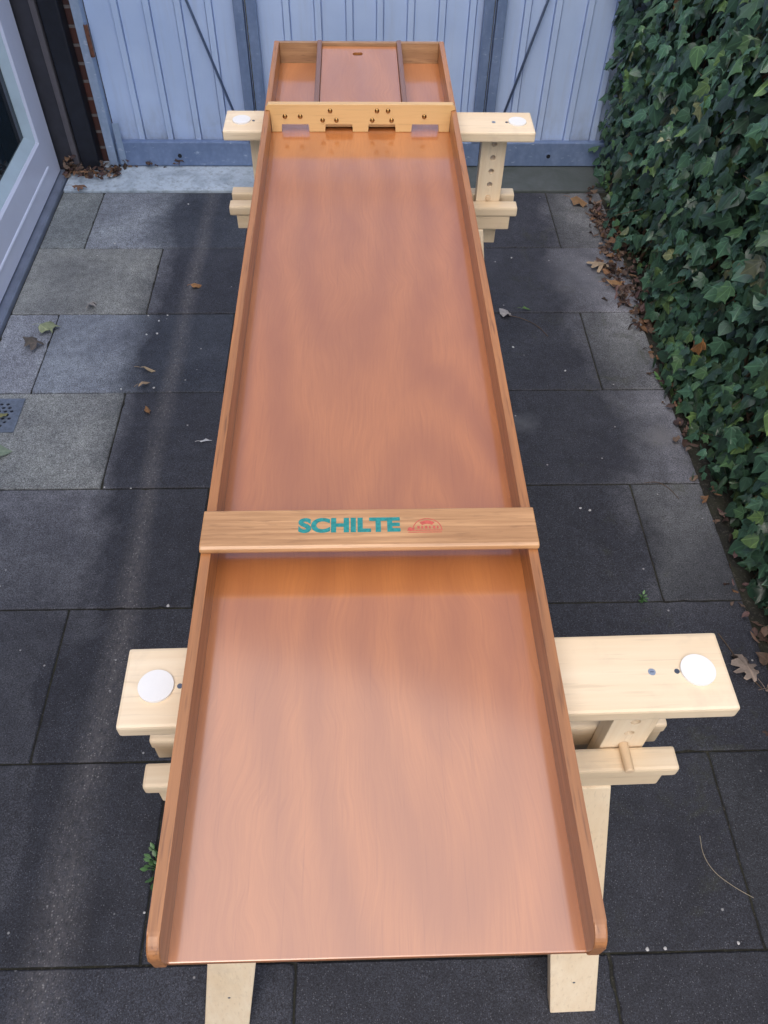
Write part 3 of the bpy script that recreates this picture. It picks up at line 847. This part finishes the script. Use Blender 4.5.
fallen('fallen_leaf', 'small tan leaf curled into a hook left of the board', -.690, 1.795, .048, SLIM, (.36, .26, .17), .9, .9, 1.4)
fallen('fallen_leaf', 'small orange brown leaf below the curled tan leaf', -.66, 1.68, .036, OVAL, (.27, .14, .06), 2.0, .9, .6)
fallen('fallen_leaf', 'orange curled leaf on the dusty streak of the paving', -.592, 2.32, .042, OVAL, (.34, .17, .07), .6, .9, .8)
fallen('fallen_leaf', 'large pale tan oak leaf lying on the litter beside the ivy', .885, 2.425, .10, OAK, (.42, .32, .22), 2.7, .25, .2, .03)
fallen('fallen_leaf', 'brown oval leaf on the tile near the gate and ivy', .872, 2.88, .075, OVAL, (.24, .14, .07), -.5, .5, .2)
fallen('fallen_leaf', 'ochre leaf under the ivy below the pale oak leaf', .905, 2.325, .075, OVAL, (.34, .20, .10), .1, .3, .3)
fallen('fallen_leaf', 'pale grey leaf with a long curved stalk right of the board', .492, 2.158, .045, IVY2, (.40, .38, .38), 2.2, .3, .3)
fallen('fallen_leaf', 'small green leaf just right of the pale grey leaf', .567, 2.18, .038, SLIM, (.10, .19, .06), .1, .2, .2)
fallen('fallen_leaf', 'grey brown oak leaf beside the near trestle end', .905, .765, .085, OAK, (.24, .19, .16), 1.9, .5, .5)
fallen('fallen_leaf', 'dull brown crumpled leaf below the ivy by the near trestle', .955, .71, .07, OAK, (.20, .15, .12), .2, .6, .5)
fallen('fallen_leaf', 'yellow brown leaf lying on the drain grate', -1.092, 1.655, .04, OVAL, (.26, .25, .11), 1.0, .3, .4, z=.01).location.z = .006
fallen('fallen_leaf', 'green and white leaf just below the drain grate', -1.06, 1.51, .06, IVY2, (.26, .33, .24), .3, .4, .5)
fallen('fallen_leaf', 'brown leaf lying on the light end of the threshold', -1.14, 2.975, .06, OAK, (.22, .12, .08), .1, .4, .3).location.z = .009
fe = fallen('feather', 'tiny white feather lying left of the board', -.473, 1.552, .038, SLIM, (.6, .62, .66), .2, .1, .1, cat='feather', group=None)
def wire(name, label, pts, r, mat, cat):
    c = Vector(pts[0]); P = [Vector(p) for p in pts]
    # smooth it
    for _ in range(2):
        Q = [P[0]]
        for a, b in zip(P, P[1:]): Q += [a*.75+b*.25, a*.25+b*.75]
        P = Q+[P[-1]]
    o = obj(name, tube([p-c for p in P], r, 6), M[mat], None, True); o.location = c
    return tag(o, label, cat)
wire('leaf_stalk', 'thin pale curved stalk beside the pale grey leaf', [(.505, 2.15, .003), (.55, 2.13, .006), (.60, 2.09, .004), (.625, 2.035, .003)], .0011, 'stem', 'stalk')
M['straw'] = flat('straw', (.34, .30, .22), .7)
wire('straw', 'thin pale curved straw on the dark tile right of the near trestle', [(.690, .385, .002), (.685, .345, .003), (.70, .31, .002), (.735, .28, .003), (.765, .262, .002)], .0007, 'straw', 'straw')
wire('grass_blade', 'green grass blade in the lower right corner of the paving', [(.735, .02, .002), (.722, .06, .02), (.735, .10, .035), (.765, .14, .035)], .0012, 'green', 'grass blade')
wire('twig', 'thin brown twig beside the grey brown oak leaf', [(.87, .87, .003), (.885, .82, .008), (.90, .77, .004), (.93, .72, .003)], .0012, 'stem', 'twig')
wire('twig', 'short yellowish curved twig on the tile by the ivy', [(.80, 1.37, .002), (.84, 1.375, .004), (.87, 1.345, .003), (.885, 1.31, .002)], .0009, 'stem', 'twig')

# weeds
def weed(label, x, y, n, s, rad, seed):
    r = random.Random(seed); t = thing('weed', label, 'weed', (x, y, 0))
    bm = bmesh.new(); uvl = bm.loops.layers.uv.new('UVMap'); cl = bm.loops.layers.float_color.new('tone'); st = bmesh.new()
    for i in range(n):
        a = r.uniform(0, 2*PI); q = r.random()**.5*rad; e = r.uniform(.2, .9)
        p = Vector((q*math.cos(a)*.45, q*math.sin(a), .004+r.random()*.02))
        leaf_into(bm, uvl, cl, OVAL, s*(.6+.6*r.random()), frame(p, (-.5*math.cos(a), -.5*math.sin(a), 1), (math.cos(a), math.sin(a), e)), mul((.09, .19, .07), .7+.6*r.random()), .2, .2)
        tube([(p.x*.2, p.y*.8, -.005), tuple(p)], .0009, 5, st)
    me = bpy.data.meshes.new('foliage'); bm.to_mesh(me); bm.free(); link('foliage', me, M['ivy'], t)
    obj('stem', st, M['green'], t)
weed('green leafy weed growing from the joint left of the near board end', -.430, .345, 26, .015, .045, 2)
weed('tiny bright green sprout in the joint above the near trestle', .70, .972, 9, .011, .014, 4)
weed('small light green sprout at the tile edge beside the ivy', .955, 1.79, 16, .024, .03, 6)
weed('yellowish green sprout at the foot of the ivy by the gate', 1.0, 3.0, 14, .026, .03, 8)

# pale grit on the paving
grit_at = [(-.67, 2.16), (-.735, 2.158), (-.695, 2.13), (-.69, 2.06), (-.725, 2.055), (-.762, 1.785), (-.735, 1.375), (-.66, 1.37), (-.66, 1.79),
           (-.50, .975), (-.93, 2.60), (-.98, 2.52), (.44, 1.74), (.655, 1.86), (.60, 1.28), (.625, 1.272), (.565, .176), (.71, .182), (.53, .175),
           (-.445, .262), (-.97, 2.165), (-.69, 2.88), (-.86, 1.44), (.56, 2.5), (.50, 1.98)]
r = random.Random(12)
sm = None
for i, (x, y) in enumerate(grit_at):
    s = r.uniform(.0022, .0045)
    bm = bmesh.new(); bmesh.ops.create_icosphere(bm, subdivisions=1, radius=s)
    for v in bm.verts: v.co *= .75+.5*r.random(); v.co.z *= .6
    o = obj('pebble', bm, M['stone']); o.location = (x, y, s*.4)
    tag(o, 'tiny pale stone chip lying on the dark paving', 'pebble', 'tiny pale stone chips on the paving')

# drain grate
dg = thing('drain_grate', 'small square blue grey drain grate set in the tile by the door', 'drain', (-1.12, 1.667, 0))
pl = obj('plate', box(-.075, .075, -.073, .073, .0021, .0055, .001), M['drain'], dg)
hb = bmesh.new()
for i in range(-2, 3):
    for j in range(-3, 4):
        x = i*.019+(.0095 if j % 2 else 0); y = j*.0155
        if x*x+y*y < .055**2:
            prism([(x+.0058*math.cos(a), y+.0052*math.sin(a)) for a in [2*PI*q/12 for q in range(12)]], -.02, .02, 'z', 0, hb)
carve(pl, hb)
obj('sump', box(-.065, .065, -.062, .062, .0012, .0019), M['black'], dg)

# ------------------------------------------------------------------ camera
f_, p_, yaw, roll = 813.7958, .88047605, .04384938, .02334595
cam = bpy.data.cameras.new('Camera'); co = bpy.data.objects.new('Camera', cam); C.objects.link(co)
fw = Vector((math.sin(yaw)*math.cos(p_), math.cos(yaw)*math.cos(p_), -math.sin(p_)))
rt = Vector((math.cos(yaw), -math.sin(yaw), 0)); up = rt.cross(fw)
r2 = rt*math.cos(roll)+up*math.sin(roll); u2 = -rt*math.sin(roll)+up*math.cos(roll)
mt = Matrix((r2, u2, -fw)).transposed().to_4x4(); mt.translation = Vector((-.01165655, -.15941622, 1.73765956))
co.matrix_world = mt
cam.sensor_fit = 'VERTICAL'; cam.sensor_height = 36; cam.lens = f_/1024*36
cam.clip_start = .02; cam.clip_end = 500
S.camera = co

# ------------------------------------------------------------------ light
SUN_EL = math.radians(58); SUN_AZ = math.radians(-158)      # azimuth from +Y, towards -X
w = bpy.data.worlds.new('World'); S.world = w; w.use_nodes = True
nt = w.node_tree; bg = nt.nodes['Background']
sky = nt.nodes.new('ShaderNodeTexSky'); sky.sky_type = 'NISHITA'; sky.sun_disc = False
sky.sun_elevation = SUN_EL; sky.sun_rotation = SUN_AZ
sky.air_density = 1.0; sky.dust_density = 3.0; sky.ozone_density = 1.0
nt.links.new(sky.outputs[0], bg.inputs[0]); bg.inputs[1].default_value = .14
sun = bpy.data.lights.new('sun', 'SUN'); sun.energy = 1.5; sun.angle = math.radians(118); sun.color = (1.0, .95, .9)
so = bpy.data.objects.new('sun', sun); C.objects.link(so)
dirn = Vector((math.sin(SUN_AZ)*math.cos(SUN_EL), math.cos(SUN_AZ)*math.cos(SUN_EL), math.sin(SUN_EL)))
so.rotation_euler = dirn.to_track_quat('Z', 'Y').to_euler(); so.location = dirn*10
S.view_settings.view_transform = 'Standard'; S.view_settings.look = 'None'
S.view_settings.gamma = 1; S.view_settings.use_curve_mapping = False
S.view_settings.exposure = .8
